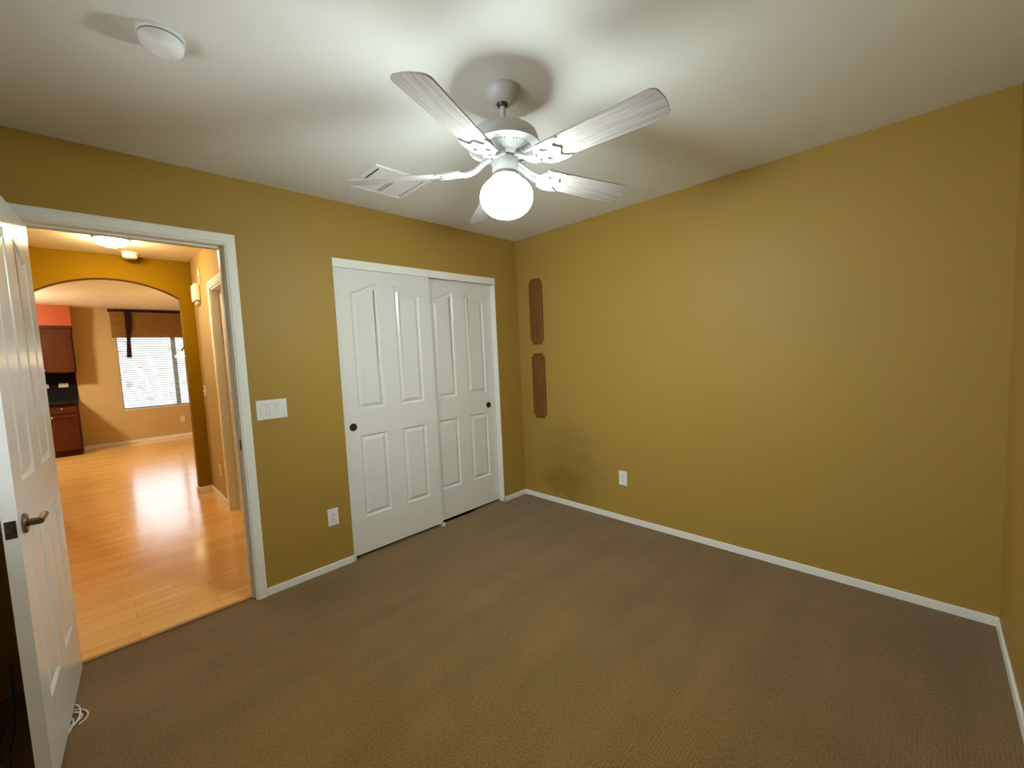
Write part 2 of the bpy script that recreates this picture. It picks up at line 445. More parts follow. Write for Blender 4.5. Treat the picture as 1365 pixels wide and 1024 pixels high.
# baseboards: profile with a small eased top
BH, BT = 0.047, 0.012
def baseboard(name, runs, label, h=BH, mat='trim'):
    bm = bmesh.new()
    for (x0, x1, y0, y1) in runs: box(bm, x0, x1, y0, y1, 0, h)
    return structure(link(name, bm, M[mat], bevel=0.004), label, 'baseboard')
baseboard('baseboard_back', [(0, W, -BT, 0)], 'white baseboard along the long bare tan wall')
baseboard('baseboard_right', [(W-BT, W, YR, -BT)], 'white baseboard at the foot of the right hand wall')
baseboard('baseboard_left', [(0, BT, -2.2835, CY0+BT), (-0.010, BT, CY0-0.0, CY0+BT)], 'white baseboard between doorway and closet')
baseboard('baseboard_corner', [(0, BT, CY1-BT, -BT), (-0.046, BT, CY1-BT, CY1)], 'short white baseboard between closet and room corner')
baseboard('baseboard_rear', [(0, W, YR, YR+BT)], 'white baseboard below the added window')

# door casing + jamb (one continuous trim around the doorway)
def casing_profile(bm, pts_inner, pts_outer, x0, x1):
    """mitred U shaped casing with two steps"""
    n = len(pts_inner)
    def lerp(a, b, t): return (a[0]+(b[0]-a[0])*t, a[1]+(b[1]-a[1])*t)
    steps = [(0.0, x0), (0.0, x0+(x1-x0)*0.55), (0.12, x0+(x1-x0)*0.62), (0.2, x0+(x1-x0)*0.9), (0.55, x1), (0.85, x1), (1.0, x0+(x1-x0)*0.7), (1.0, x0)]
    rows = []
    for t, x in steps: rows.append([bm.verts.new((x, *lerp(pts_inner[i], pts_outer[i], t))) for i in range(n)])
    for a, b in zip(rows, rows[1:]):
        for i in range(n-1): bm.faces.new((a[i], a[i+1], b[i+1], b[i]))
    for e in (0, n-1): bm.faces.new([r[e] for r in rows])
bm = bmesh.new()
cw = 0.062
ins = [(DY1-0.012, 0), (DY1-0.012, DZ-0.012), (DY0+0.012, DZ-0.012), (DY0+0.012, 0)]
out = [(-2.284, 0), (-2.284, 2.120), (DY0-0.046, 2.120), (DY0-0.046, 0)]
casing_profile(bm, ins, out, 0.0005, 0.016)
casing_profile(bm, ins, out, -T-0.0005, -T-0.016)
# jambs and stops
JT = 0.016
for (a, b) in ((DY1-JT, DY1), (DY0, DY0+JT)): box(bm, -T, 0.0, a, b, 0, DZ)
box(bm, -T, 0.0, DY0+JT, DY1-JT, DZ-JT, DZ)
box(bm, -0.085, -0.040, DY1-JT-0.011, DY1-JT, 0, DZ-JT)
box(bm, -0.085, -0.040, DY0+JT, DY0+JT+0.011, 0, DZ-JT)
box(bm, -0.085, -0.040, DY0+JT+0.011, DY1-JT-0.011, DZ-JT-0.011, DZ-JT)
tr = structure(link('trim_1', bm, M['trim'], bevel=0.0015), 'white casing and jamb around the open doorway', 'door trim')
link('strike_plate', boxes((-0.034, -0.004, DY1-JT-0.002, DY1-JT, 0.90, 0.96)), M['bronze'], tr, bevel=0.001)
structure(link('trim_2', boxes((-0.062, -0.040, DY0+0.02, DY1-JT-0.012, 0.0, 0.012)), M['threshold'], bevel=0.005),
          'wooden threshold strip between carpet and hall planks', 'threshold')

# ------------------------------------------------------------------ moulded four panel doors
def arch_panel(u0, u1, zb, zl, zr):
    """tall panel, S-curved head rising from zl to zr (or the reverse)"""
    pts = [(u0, zb), (u1, zb)]
    n = 14
    for i in range(n+1):
        t = i/n; s = t*t*(3-2*t)
        s = 0.75*s+0.25*t
        pts.append((u1+(u0-u1)*t, zr+(zl-zr)*s))
    return pts

def panel_door(name, wid, hgt, thick, fn, mat, ua=(0.108, 0.313), ub=(0.440, 0.648), back=True):
    """fn(u, z, d): u along the width, z up, d out of the front face (front at 0, back at -thick)"""
    pans = [arch_panel(ua[0], ua[1], 1.022, 1.835, 1.902), arch_panel(ub[0], ub[1], 1.022, 1.902, 1.835),
            [(ua[0], 0.255), (ua[1], 0.255), (ua[1], 0.838), (ua[0], 0.838)],
            [(ub[0], 0.255), (ub[1], 0.255), (ub[1], 0.838), (ub[0], 0.838)]]
    outer = [(0, 0), (wid, 0), (wid, hgt), (0, hgt)]
    bm = bmesh.new()
    def face(sign, d0):
        loops = [outer]+pans
        flat = [p for l in loops for p in l]
        V = [bm.verts.new(fn(u, z, d0)) for u, z in flat]
        for t in tessellate_polygon([[Vector((p[0], p[1], 0)) for p in l] for l in loops]):
            bm.faces.new([V[i] for i in t])
        k = 4
        for p in pans:
            prev = V[k:k+len(p)]; k += len(p)
            for d, dep in ((0.004, -0.0025), (0.009, -0.0105), (0.015, -0.0115), (0.033, -0.0035), (0.038, -0.001)):
                cur = [bm.verts.new(fn(u, z, d0+sign*dep)) for u, z in inset(p, d)]
                for i in range(len(p)):
                    j = (i+1) % len(p); bm.faces.new((prev[i], prev[j], cur[j], cur[i]))
                prev = cur; last = inset(p, d)
            for t in tessellate_polygon([[Vector((q[0], q[1], 0)) for q in last]]):
                bm.faces.new([prev[i] for i in t])
        return V[:4]
    a = face(1, 0.0)
    if back: b = face(-1, -thick)
    else:
        b = [bm.verts.new(fn(u, z, -thick)) for u, z in outer]; bm.faces.new(b)
    for i in range(4):
        j = (i+1) % 4; bm.faces.new((a[i], a[j], b[j], b[i]))
    return bm

# closet sliding doors
def slide(name, y0, wid, xf, label, pull_u):
    z0 = 0.022
    bm = panel_door(name, wid, 2.03-z0, 0.034, lambda u, z, d: (d, u, z), M['door'])
    o = link(name, bm, M['door'], loc=(xf, y0, z0))
    structure(o, label, 'door')
    p = lathe([(0.0, 0.0012), (0.016, 0.0012), (0.018, 0.004), (0.0255, 0.004), (0.027, 0.0015), (0.027, -0.002)], 32, axis='X', center=(0, pull_u, 0.905))
    link('finger_pull', p, M['bronze'], o, smooth=True)
    return o
slide('door_2', CY0+0.002, 0.752, -0.012, 'left white sliding closet door overlapping in front', 0.062)
slide('door_3', -0.300-0.752, 0.752, -0.052, 'right white sliding closet door set behind the other', 0.752-0.090)
bm = boxes((-0.010, 0.004, CY0-0.002, CY1+0.002, CZ-0.055, CZ+0.002), (-0.10, -0.010, CY0, CY1, CZ-0.012, CZ-0.002),
           (-T, 0.0005, CY1-0.006, CY1+0.001, 0, CZ-0.055), (-T, 0.0005, CY0-0.001, CY0+0.0015, 0, CZ-0.055))
structure(link('trim_3', bm, M['trim'], bevel=0.0012), 'white header board and jambs around the sliding closet doors', 'closet trim')
gd = tag(link('door_guide', boxes((-0.090, 0.012, -1.006, -0.980, 0.0, 0.006), (0.002, 0.010, -1.006, -0.980, 0.006, 0.030),
         (-0.051, -0.0475, -1.004, -0.984, 0.006, 0.026)), M['plastic'], bevel=0.002),
    'small white plastic floor guide where the two closet doors meet', 'door guide')

# open bedroom door
hx, hy = 0.012, -3.057
ang = -0.064
dr = empty('door_1', (hx, hy, 0.014), 'white panelled bedroom door swung open at left with lever handle', 'door', None, ang, 'structure')
DWID, DTH = 0.763, 0.035
leaf = link('door_leaf', panel_door('door_leaf', DWID, 2.02, DTH, lambda u, z, d: (u, d, z), M['door'], back=True), M['door'], dr)
lu, lz = 0.704, 0.895
def lever(sign):
    base = 0 if sign > 0 else -DTH
    bm = lathe([(0, 0.0), (0.033, 0.0), (0.033, 0.005), (0.029, 0.010), (0.013, 0.012), (0.011, 0.040), (0.0, 0.040)], 32, axis='Y', center=(0, 0, 0))
    path = catmull([(0.010, 0.036, 0), (-0.004, 0.037, 0.0), (-0.03, 0.037, 0.001), (-0.05, 0.037, 0.002), (-0.078, 0.037, 0.003)], 6)
    tube(path, [0.0105]*(len(path)-2)+[0.010, 0.008], 12, bm)
    for v in bm.verts: v.co.y *= sign
    return link('lever_handle', bm, M['nickel'], dr, smooth=True, loc=(lu, base, lz))
tag(lever(1), 'brushed nickel lever handle'); lever(-1)
bm = prism([(-0.0125+0.0*i, 0) for i in ()] or [(0.0125*c, 0.028*s) for c, s in
           ((-1, -1), (1, -1), (1, 1), (-1, 1))], [], lambda u, v, t: (t, u, v), 0.0, 0.002)
lp = link('latch_plate', bm, M['bronze'], dr, bevel=0.003, loc=(DWID-0.0005, -DTH/2, lz))
link('latch_bolt', boxes((0.002, 0.011, -0.006, 0.006, -0.008, 0.008)), M['bronze'], lp, bevel=0.002)
for z in (0.22, 1.0, 1.80):
    link('hinge', lathe([(0, -0.045), (0.0065, -0.045), (0.0065, 0.045), (0, 0.045)], 12), M['bronze'], dr, loc=(-0.006, -DTH-0.002, z), smooth=True)

# ------------------------------------------------------------------ switch plates, outlets
def plate_bm(w_, h_, t=0.005):
    bm = bmesh.new()
    vs = []
    for (s, d) in ((1.0, 0.0), (1.0, t*0.5), (0.93, t)):
        ww, hh = w_/2-(1-s)*w_/2*0.6, h_/2-(1-s)*w_/2*0.6
        vs.append([bm.verts.new((u, v, d)) for u, v in ((-ww, -hh), (ww, -hh), (ww, hh), (-ww, hh))])
    for a, b in zip(vs, vs[1:]):
        for i in range(4): bm.faces.new((a[i], a[(i+1) % 4], b[(i+1) % 4], b[i]))
    bm.faces.new(vs[0]); bm.faces.new(vs[-1])
    return bm
# local frame: plate in local XY (X right, Y up), +Z out of the wall
ROT_X = Matrix(((0, 0, 1), (1, 0, 0), (0, 1, 0))).to_euler()        # faces +x, local X -> +y
ROT_NY = Matrix(((1, 0, 0), (0, 0, -1), (0, 1, 0))).to_euler()      # faces -y, local X -> +x

def outlet(name, loc, rot, label, group=None, kind='duplex', mat='plastic', flip=False):
    e = empty(name, loc, label, 'outlet', group); e.rotation_euler = rot
    pl_w, pl_h = (0.115, 0.07) if flip else (0.07, 0.115)
    link('cover_plate', plate_bm(pl_w, pl_h), M[mat], e, bevel=0.001)
    for s in (-1, 1):
        cen = (0, s*0.0195) if not flip else (s*0.0195, 0)
        if kind == 'duplex':
            pts = [(cen[0]+0.0165*max(-0.83, min(0.83, cos(a)))*1.05, cen[1]+0.0165*sin(a)*0.86) for a in [2*pi*i/24 for i in range(24)]]
            r = link('socket', prism(pts, [], lambda u, v, t: (u, v, t), 0.004, 0.0066), M[mat], e)
            sl = boxes((cen[0]-0.0075, cen[0]-0.0050, cen[1]-0.001, cen[1]+0.008, 0.0066, 0.0070),
                       (cen[0]+0.0050, cen[0]+0.0075, cen[1]-0.001, cen[1]+0.007, 0.0066, 0.0070),
                       (cen[0]-0.0028, cen[0]+0.0028, cen[1]-0.0105, cen[1]-0.005, 0.0066, 0.0070))
            link('socket_slots', sl, M['dark_slot'], r)
    link('screw', lathe([(0, 0.0048), (0.003, 0.0048), (0.003, 0.0060), (0, 0.0062)], 12), M[mat], e, smooth=True)
    return e
outlet('wall_outlet', (0.0005, -1.865, 0.355), ROT_X, 'white duplex outlet low on tan wall left of the closet doors')
outlet('wall_outlet', (1.082, -0.0005, 0.353), ROT_NY, 'white outlet low on the long bare tan wall')

sw = empty('light_switch', (0.0005, -2.171, 1.117), 'white triple rocker light switch between doorway and closet', 'light switch')
sw.rotation_euler = ROT_X
link('cover_plate', plate_bm(0.165, 0.117), M['plastic'], sw, bevel=0.001)
for i in (-1, 0, 1):
    fr = link('rocker_frame', prism([(-0.018, -0.035), (0.018, -0.035), (0.018, 0.035), (-0.018, 0.035)],
        [[(-0.0158, -0.0328), (-0.0158, 0.0328), (0.0158, 0.0328), (0.0158, -0.0328)]], lambda u, v, t: (u, v, t), 0.004, 0.0064), M['plastic'], sw, loc=(i*0.046, 0, 0))
    bm = bmesh.new()
    tilt = 0.0009 if i != 1 else -0.0009
    prof = [(-0.032, 0.0072+tilt), (0.0, 0.0070), (0.032, 0.0072-tilt)]
    rows = [[bm.verts.new((u, v, d)) for u in (-0.0148, 0.0148)] for v, d in prof]
    low = [[bm.verts.new((u, v, 0.003)) for u in (-0.0148, 0.0148)] for v in (-0.032, 0.032)]
    bm.faces.new((rows[0][0], rows[0][1], rows[1][1], rows[1][0])); bm.faces.new((rows[1][0], rows[1][1], rows[2][1], rows[2][0]))
    bm.faces.new((low[0][0], low[0][1], rows[0][1], rows[0][0])); bm.faces.new((rows[2][0], rows[2][1], low[1][1], low[1][0]))
    bm.faces.new((rows[0][0], rows[1][0], rows[2][0], low[1][0], low[0][0])); bm.faces.new((rows[0][1], low[0][1], low[1][1], rows[2][1], rows[1][1]))
    link('rocker', bm, M['plastic'], sw, loc=(i*0.046, 0, 0))
    link('rocker_gap', boxes((-0.0158, 0.0158, -0.0328, 0.0328, 0.0045, 0.0053)), M['dark_slot'], fr)

# ------------------------------------------------------------------ wooden plaques on the bare wall
def plaque(zc, hh, xc, label):
    wv_, n = 0.077, 0.024
    def outline(w_, h_, n):
        pts = []
        q = [(w_, 0), (w_, h_-n-0.006), (w_-0.005, h_-n-0.006)]
        q += [(w_-0.005-(n-0.005)*sin(a), h_-0.006-n+n*(1-cos(a))) for a in [k/8*pi/2 for k in range(1, 9)]]
        q += [(w_-n, h_)]
        right = q[1:]
        pts = []
        tr_ = right
        pts += tr_
        pts += [(-x, y) for x, y in reversed(tr_)]
        pts += [(-x, -y) for x, y in tr_]
        pts += [(x, -y) for x, y in reversed(tr_)]
        return pts
    o1 = outline(wv_, hh, n)
    bm = bmesh.new()
    prev = None
    for s, d in ((0.0, 0.0), (0.0, 0.010), (0.004, 0.014), (0.011, 0.015), (0.016, 0.019)):
        ln = inset(o1, s) if s else o1
        cur = [bm.verts.new((u, -d, v)) for u, v in ln]
        if prev:
            for i in range(len(cur)):
                j = (i+1) % len(cur); bm.faces.new((prev[i], prev[j], cur[j], cur[i]))
        else: first = cur
        prev = cur; last = ln
    for loop_v, l2 in ((first, o1), (prev, last)):
        for t in tessellate_polygon([[Vector((p[0], p[1], 0)) for p in l2]]):
            try: bm.faces.new([loop_v[i] for i in t])
            except ValueError: pass
    o = link('wall_plaque', bm, M['plaque'], loc=(xc, -0.0003, zc))
    return tag(o, label, 'wall plaque', 'wooden wall plaques')
plaque(1.757, 0.297, 0.236, 'upper of the two brown wooden plaques on the tan wall by the corner')
plaque(1.075, 0.300, 0.237, 'lower of the two brown wooden plaques, hanging straight below the other')

# ------------------------------------------------------------------ ceiling fan
FX, FY = 1.551, -1.654
fan = empty('ceiling_fan', (FX, FY, H), 'white five blade ceiling fan with a lit globe in mid ceiling', 'ceiling fan')
link('canopy', lathe([(0.0, 0), (0.067, 0), (0.070, -0.008), (0.068, -0.018), (0.059, -0.036), (0.045, -0.049), (0.030, -0.056), (0.024, -0.056), (0.024, -0.050), (0, -0.050)], 40), M['fan_white'], fan, smooth=True)
link('hanger_ball', lathe([(0.0, -0.046), (0.019, -0.048), (0.021, -0.056), (0.017, -0.066), (0.0, -0.068)], 24), M['bronze'], fan, smooth=True)
link('downrod', lathe([(0.0, -0.05), (0.0115, -0.05), (0.0115, -0.18), (0, -0.18)], 20), M['fan_white'], fan, smooth=True)
link('motor_housing', lathe([(0.0, -0.150), (0.018, -0.150), (0.022, -0.158), (0.085, -0.160), (0.116, -0.166), (0.131, -0.177), (0.138, -0.194), (0.138, -0.222), (0.0, -0.222)], 56), M['fan_white'], fan, smooth=True)
bp_ = link('vented_plate', lathe([(0.0, -0.220), (0.140, -0.220), (0.147, -0.224), (0.147, -0.230), (0.138, -0.234), (0.118, -0.237), (0.070, -0.250), (0.060, -0.262), (0.0, -0.262)], 64), M['fan_white'], fan, smooth=True)
bm = bmesh.new()
for i in range(60):
    if i % 12 in (0, 11): continue
    a = 2*pi*i/60 + R(4+36)
    d = Vector((cos(a), sin(a), 0)); t = Vector((-sin(a), cos(a), 0))
    p0, p1 = d*0.078, d*0.116; z0_, z1_ = -0.2484, -0.2381
    vs = []
    for (p, zz, ww) in ((p0, z0_, 0.0014), (p1, z1_, 0.0024)):
        for s in (-1, 1):
            for dz in (0.0015, -0.0040): vs.append(bm.verts.new((p.x+t.x*ww*s, p.y+t.y*ww*s, zz+dz)))
    for f in ((0,1,3,2),(4,6,7,5),(0,4,5,1),(2,3,7,6),(0,2,6,4),(1,5,7,3)): bm.faces.new([vs[k] for k in f])
link('vent_ribs', bm, M['vent_rib'] if 'vent_rib' in M else M['fan_white'], bp_)
link('switch_housing', lathe([(0.0, -0.255), (0.046, -0.255), (0.046, -0.268), (0.052, -0.272), (0.053, -0.318), (0.049, -0.324), (0.0, -0.324)], 40), M['fan_white'], fan, smooth=True)
link('light_fitter', lathe([(0.0, -0.320), (0.040, -0.320), (0.044, -0.326), (0.060, -0.340), (0.061, -0.356), (0.057, -0.356), (0.055, -0.344), (0.0, -0.340)], 40), M['fan_white'], fan, smooth=True)
gp = [(0.0, -0.346), (0.050, -0.346), (0.051, -0.354)]
for k in range(1, 25):
    a = pi/2 - (0.50 + (pi-0.50)*k/24)
    gp.append((0.107*max(0, cos(a))**0.9 if k < 24 else 0.0, -0.417 + (0.078 if a > 0 else 0.083)*sin(a)))
link('light_globe', lathe(gp, 48), M['globe'], fan, smooth=True, ang=80)

def blade_bm():
    r0, r1, w0, w1 = 0.185, 0.655, 0.054, 0.066
    pts = [(r0, -w0), (r0+0.2, -w0-0.005)]
    c = 0.030
    for k in range(9):
        a = -pi/2 + k/8*pi/2; pts.append((r1-c-0.005+c*cos(a), -w1+c+c*sin(a)))
    for k in range(1, 6):
        t = -1+2*k/6; pts.append((r1-0.005+0.005*(1-t*t), t*(w1-c)))
    for k in range(9):
        a = k/8*pi/2; pts.append((r1-c-0.005+c*cos(a), w1-c+c*sin(a)))
    pts += [(r0+0.2, w0+0.005), (r0, w0)]
    return prism(pts, [], lambda u, v, t: (u, v, t), 0.0, 0.006)
def bracket_bm():
    # crescent plate under the blade root: round towards the hub, scalloped towards the tip
    pts = []
    n = 20
    for k in range(n+1):
        a = pi/2 + pi*k/n
        pts.append((0.235+0.075*cos(a), 0.060*sin(a)))
    scal = [(0.262, -0.060), (0.283, -0.056), (0.287, -0.050), (0.266, -0.040), (0.252, -0.030), (0.256, -0.018), (0.268, -0.008), (0.272, 0.0)]
    pts += scal + [(x, -y) for x, y in reversed(scal[:-1])]
    holes = []
    for s in (-1, 1):
        holes.append([(0.214+0.016*cos(a)+0.010*sin(a)*s*0.4, s*(0.027+0.0125*sin(a))) for a in [-2*pi*i/14*s for i in range(14)]])
    bm = prism(pts, holes, lambda u, v, t: (u, v, t), -0.006, 0.0)
    path = catmull([(0.172, 0, -0.004), (0.150, 0, -0.001), (0.120, 0, 0.010), (0.085, 0, 0.034), (0.055, 0, 0.047)], 6)
    for s in (-1, 1):
        tube([(p.x, s*(0.010+0.10*max(0, p.x-0.11)**1.0*0.9), p.z) for p in path], [0.0085]*len(path), 8, bm)
    box(bm, 0.155, 0.185, -0.020, 0.020, -0.006, 0.0)
    for y in (-0.05, 0.05, 0.0):
        lathe([(0.0, -0.009), (0.004, -0.008), (0.0045, -0.006), (0, -0.006)], 10, bm, (0.270 if y else 0.25, y, 0))
    return bm
bl_me = br_me = None
for k in range(5):
    a = R(4.0 + 72*k)
    if bl_me is None:
        bl = link('fan_blade', blade_bm(), M['blade'], fan, bevel=0.0015); bl_me = bl
        br = link('blade_bracket', bracket_bm(), M['fan_white'], fan, smooth=True, bevel=0.001); br_me = br
    else:
        bl = bl_me.copy(); COL.objects.link(bl); bl.parent = fan
        br = br_me.copy(); COL.objects.link(br); br.parent = fan
    m4 = Matrix.Rotation(a, 4, 'Z') @ Matrix.Translation((0, 0, 2.127-H)) @ Matrix.Rotation(R(-14), 4, 'X')
    bl.matrix_local = m4
    br.matrix_local = m4

# ------------------------------------------------------------------ smoke detector and vent on the ceiling
def smoke(loc, label, r=0.068, name='smoke_detector'):
    e = empty(name, loc, label, 'smoke detector', 'ceiling smoke detectors')
    k = r/0.068
    link('base_ring', lathe([(0, 0), (r, 0), (r, -0.010*k), (r-0.003, -0.013*k), (0, -0.013*k)], 40), M['plastic'], e, smooth=True)
    link('shadow_gap', lathe([(0, -0.012*k), (r-0.007, -0.012*k), (r-0.007, -0.018*k), (0, -0.018*k)], 40), M['dark_slot'], e, smooth=True)
    bm = lathe([(0, -0.0165*k), (r-0.006, -0.0165*k), (r-0.005, -0.024*k), (r-0.009, -0.040*k), (r-0.016, -0.053*k), (r-0.026, -0.058*k), (r*0.40, -0.060*k), (r*0.36, -0.058*k), (0, -0.058*k)], 40)
    c = link('cover', bm, M['plastic'], e, smooth=True)
    return e
smoke((1.040, -2.660, H), 'round white smoke detector on the bedroom ceiling', 0.063)

vt = empty('air_vent', (0.478, -1.562, H), 'square white air vent on the ceiling behind the fan', 'air vent')
vw = 0.178
o_ = [(-vw, -vw), (vw, -vw), (vw, vw), (-vw, vw)]
i_ = [(-vw+0.026, -vw+0.026), (-vw+0.026, vw-0.026), (vw-0.026, vw-0.026), (vw-0.026, -vw+0.026)]
link('frame', prism(o_, [i_], lambda u, v, t: (u, v, t), -0.012, 0.0), M['plastic'], vt, bevel=0.004)
link('back_plate', boxes((-vw+0.03, vw-0.03, -vw+0.03, vw-0.03, -0.002, 0.0)), M['dark_slot'], vt)
link('divider', boxes((-vw+0.032, vw-0.032, -0.004, 0.004, -0.008, -0.002)), M['plastic'], vt)
for s in (-1, 1):
    bm = bmesh.new()
    for k in range(9):
        xx = -vw+0.046+k*0.0325
        vs = []
        for (dx, zz) in ((-0.016, -0.0095), (0.014, -0.0050)):
            for yy in ((0.013, vw-0.040) if s > 0 else (-vw+0.040, -0.013)):
                vs.append((xx+dx, yy, zz))
        q = [bm.verts.new(v) for v in vs]; q2 = [bm.verts.new((v[0], v[1], v[2]+0.0012)) for v in vs]
        bm.faces.new((q[0], q[1], q[3], q[2])); bm.faces.new((q2[0], q2[2], q2[3], q2[1]))
        for a, b in ((0, 1), (1, 3), (3, 2), (2, 0)): bm.faces.new((q[a], q[b], q2[b], q2[a]))
    link('louvre_bank', bm, M['plastic'], vt)

# ------------------------------------------------------------------ cables by and behind the open door
def cable(name, pts, r, mat, label, group=None):
    o = link(name, tube(catmull(pts, 8), r, 8), M[mat], smooth=True)
    return tag(o, label, 'cable', group)
pts = []
for k in range(44):
    a = k/44*2*pi*3.6 + 0.6
    q = k/44
    pts.append((0.385+0.022*sin(5*q)+(0.062+0.024*sin(9*q))*cos(a), -3.108+0.012*cos(7*q)+(0.050+0.012*cos(11*q))*sin(a), 0.0040+0.0052*q))
cable('cable', pts, 0.0027, 'cable_white', 'white cable lying in a coil on the carpet under the open door')
cable('cable', [(0.62, -3.20, 0.005), (0.45, -3.235, 0.005), (0.28, -3.24, 0.006), (0.14, -3.25, 0.03), (0.05, -3.258, 0.12), (0.03, -3.262, 0.16)], 0.004, 'cable_grey', 'grey cable running up into the dark gap behind the open door', 'cables behind the door')
cable('cable', [(0.70, -3.265, 0.005), (0.55, -3.25, 0.006), (0.42, -3.285, 0.005), (0.25, -3.27, 0.005), (0.12, -3.30, 0.005)], 0.0035, 'cable_grey', 'grey cable lying on the carpet along the wall behind the door', 'cables behind the door')

# ------------------------------------------------------------------ hall
HZ = 2.52
HX = -2.85                     # arch wall face
FXW = -7.95                    # far wall face
HYR, HYL = -2.09, -3.46        # hall right / left wall faces
structure(link('floor_hall', boxes((-8.2, -0.05, -6.2, -0.6, -0.08, 0.0)), M['planks']), 'glossy honey wood plank floor of the hall and dining area', 'wood floor')
# keep plank slab clear of the closet carpet: closet carpet slab sits on it
structure(link('ceiling_hall', boxes((HX-0.12, -T, HYL-0.1, HYR+0.1, HZ, HZ+0.1)), M['hall_ceiling']), 'warm lit ceiling of the small hall', 'ceiling')
structure(link('ceiling_dining', boxes((-8.2, HX-0.12, -6.2, -0.6, 2.55, 2.65)), M['hall_ceiling']), 'pale ceiling of the dining area beyond the arch', 'ceiling')
hd0, hd1, hdz = -1.925, -1.17, 2.11
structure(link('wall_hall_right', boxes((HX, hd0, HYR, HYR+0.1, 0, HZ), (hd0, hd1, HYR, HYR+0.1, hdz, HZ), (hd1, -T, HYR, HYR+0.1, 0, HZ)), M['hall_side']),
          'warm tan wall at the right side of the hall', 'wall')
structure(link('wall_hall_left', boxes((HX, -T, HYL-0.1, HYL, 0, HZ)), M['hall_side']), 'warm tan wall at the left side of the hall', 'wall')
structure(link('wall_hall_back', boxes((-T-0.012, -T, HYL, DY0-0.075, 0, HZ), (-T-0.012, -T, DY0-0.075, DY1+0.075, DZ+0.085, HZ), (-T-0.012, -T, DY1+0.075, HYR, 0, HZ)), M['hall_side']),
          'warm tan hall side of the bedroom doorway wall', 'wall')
# arch wall
ay0, ay1, zs, za = -3.255, -2.205, 2.125, 2.290
prof = [(HYL, 0), (ay0, 0), (ay0, zs)]
n = 26
hw = (ay1-ay0)/2; rise = za-zs; rad = (hw*hw+rise*rise)/(2*rise); cz_ = za-rad; cy_ = (ay0+ay1)/2
for k in range(1, n):
    y = ay0+(ay1-ay0)*k/n
    prof.append((y, cz_+math.sqrt(rad*rad-(y-cy_)**2)))
prof += [(ay1, zs), (ay1, 0), (HYR, 0), (HYR, HZ), (HYL, HZ)]
structure(link('wall_arch', prism(prof, [], lambda u, v, t: (t, u, v), HX-0.12, HX), M['gold'], bevel=0.004), 'golden wall with a wide arched opening at the end of the hall', 'wall')
structure(link('wall_dining_near', boxes((HX-0.12, HX, -6.2, HYL, 0, 2.6), (HX-0.12, HX, HYR, -0.6, 0, 2.6)), M['hall_tan']), 'tan dining area wall on either side of the arch wall', 'wall')
baseboard('baseboard_hall', [(HX+BT, hd0-0.066, HYR-BT, HYR)], 'cream baseboard along the right hall wall', 0.075)
baseboard('baseboard_arch', [(HX, HX+BT, ay1-BT, HYR), (HX-0.12-BT, HX+BT, ay1-BT, ay1)], 'cream baseboard wrapping the right foot of the arch', 0.075)
# hall side door
bm = bmesh.new()
ins = [(hd0, 0), (hd0, hdz), (hd1, hdz), (hd1, 0)]
out = [(hd0-0.065, 0), (hd0-0.065, hdz+0.065), (hd1+0.065, hdz+0.065), (hd1+0.065, 0)]
casing_profile(bm, ins, out, 0.0005, 0.016)
for v in bm.verts: v.co = Vector((v.co.y, HYR-v.co.x, v.co.z))
box(bm, hd0, hd0+0.015, HYR, HYR+0.1, 0, hdz); box(bm, hd1-0.015, hd1, HYR, HYR+0.1, 0, hdz); box(bm, hd0+0.015, hd1-0.015, HYR, HYR+0.1, hdz-0.015, hdz)
structure(link('trim_4', bm, M['trim']), 'cream casing around the door at the right side of the hall', 'door trim')
bm = panel_door('door_4', hd1-hd0-0.034, hdz-0.03, 0.035, lambda u, z, d: (u, -d, z), M['door'])
structure(link('door_4', bm, M['door'], loc=(hd0+0.017, HYR+0.06, 0.01)), 'closed white door at the right side of the hall', 'door')

hl = empty('ceiling_light', (-2.173, -2.713, HZ), 'lit dome light on the hall ceiling beyond the doorway', 'ceiling light')
link('light_base', lathe([(0, 0), (0.115, 0), (0.115, -0.014), (0, -0.014)], 36), M['plastic'], hl, smooth=True)
link('glass_dome', lathe([(0, -0.014), (0.108, -0.014), (0.106, -0.026), (0.085, -0.050), (0.048, -0.066), (0, -0.072)], 40), M['hall_light'], hl, smooth=True, ang=60)
smoke((-2.675, -2.576, HZ), 'small round smoke detector on the hall ceiling in front of the arch', 0.066)

ROTH = ROT_NY
ch = empty('door_chime', (-2.515, HYR, 2.145), 'white boxy door chime high on the right hall wall', 'door chime')
link('chime_cover', boxes((-0.095, 0.095, -0.052, 0.0, -0.085, 0.085)), M['plastic'], ch, bevel=0.012)
link('chime_base', boxes((-0.075, 0.075, -0.030, 0.0, -0.112, -0.085)), M['plastic'], ch, bevel=0.004)
cz = tag(link('wall_cross', boxes((-2.395, -2.365, HYR-0.012, HYR, 2.225, 2.375), (-2.425, -2.335, HYR-0.012, HYR, 2.295, 2.325)), M['plastic'], bevel=0.004),
         'small pale ornament on the hall wall above the door chime', 'wall ornament')
s2 = empty('light_switch', (-2.705, HYR-0.0005, 1.135), 'cream light switch on the right hall wall near the arch', 'light switch')
s2.rotation_euler = ROT_NY
link('cover_plate', plate_bm(0.07, 0.117), M['plastic'], s2, bevel=0.001)
link('toggle', boxes((-0.006, 0.006, -0.008, 0.012, 0.004, 0.018)), M['plastic'], s2, bevel=0.001)
outlet('wall_outlet', (-2.275, HYR-0.0005, 0.335), ROT_NY, 'cream outlet low on the right hall wall')

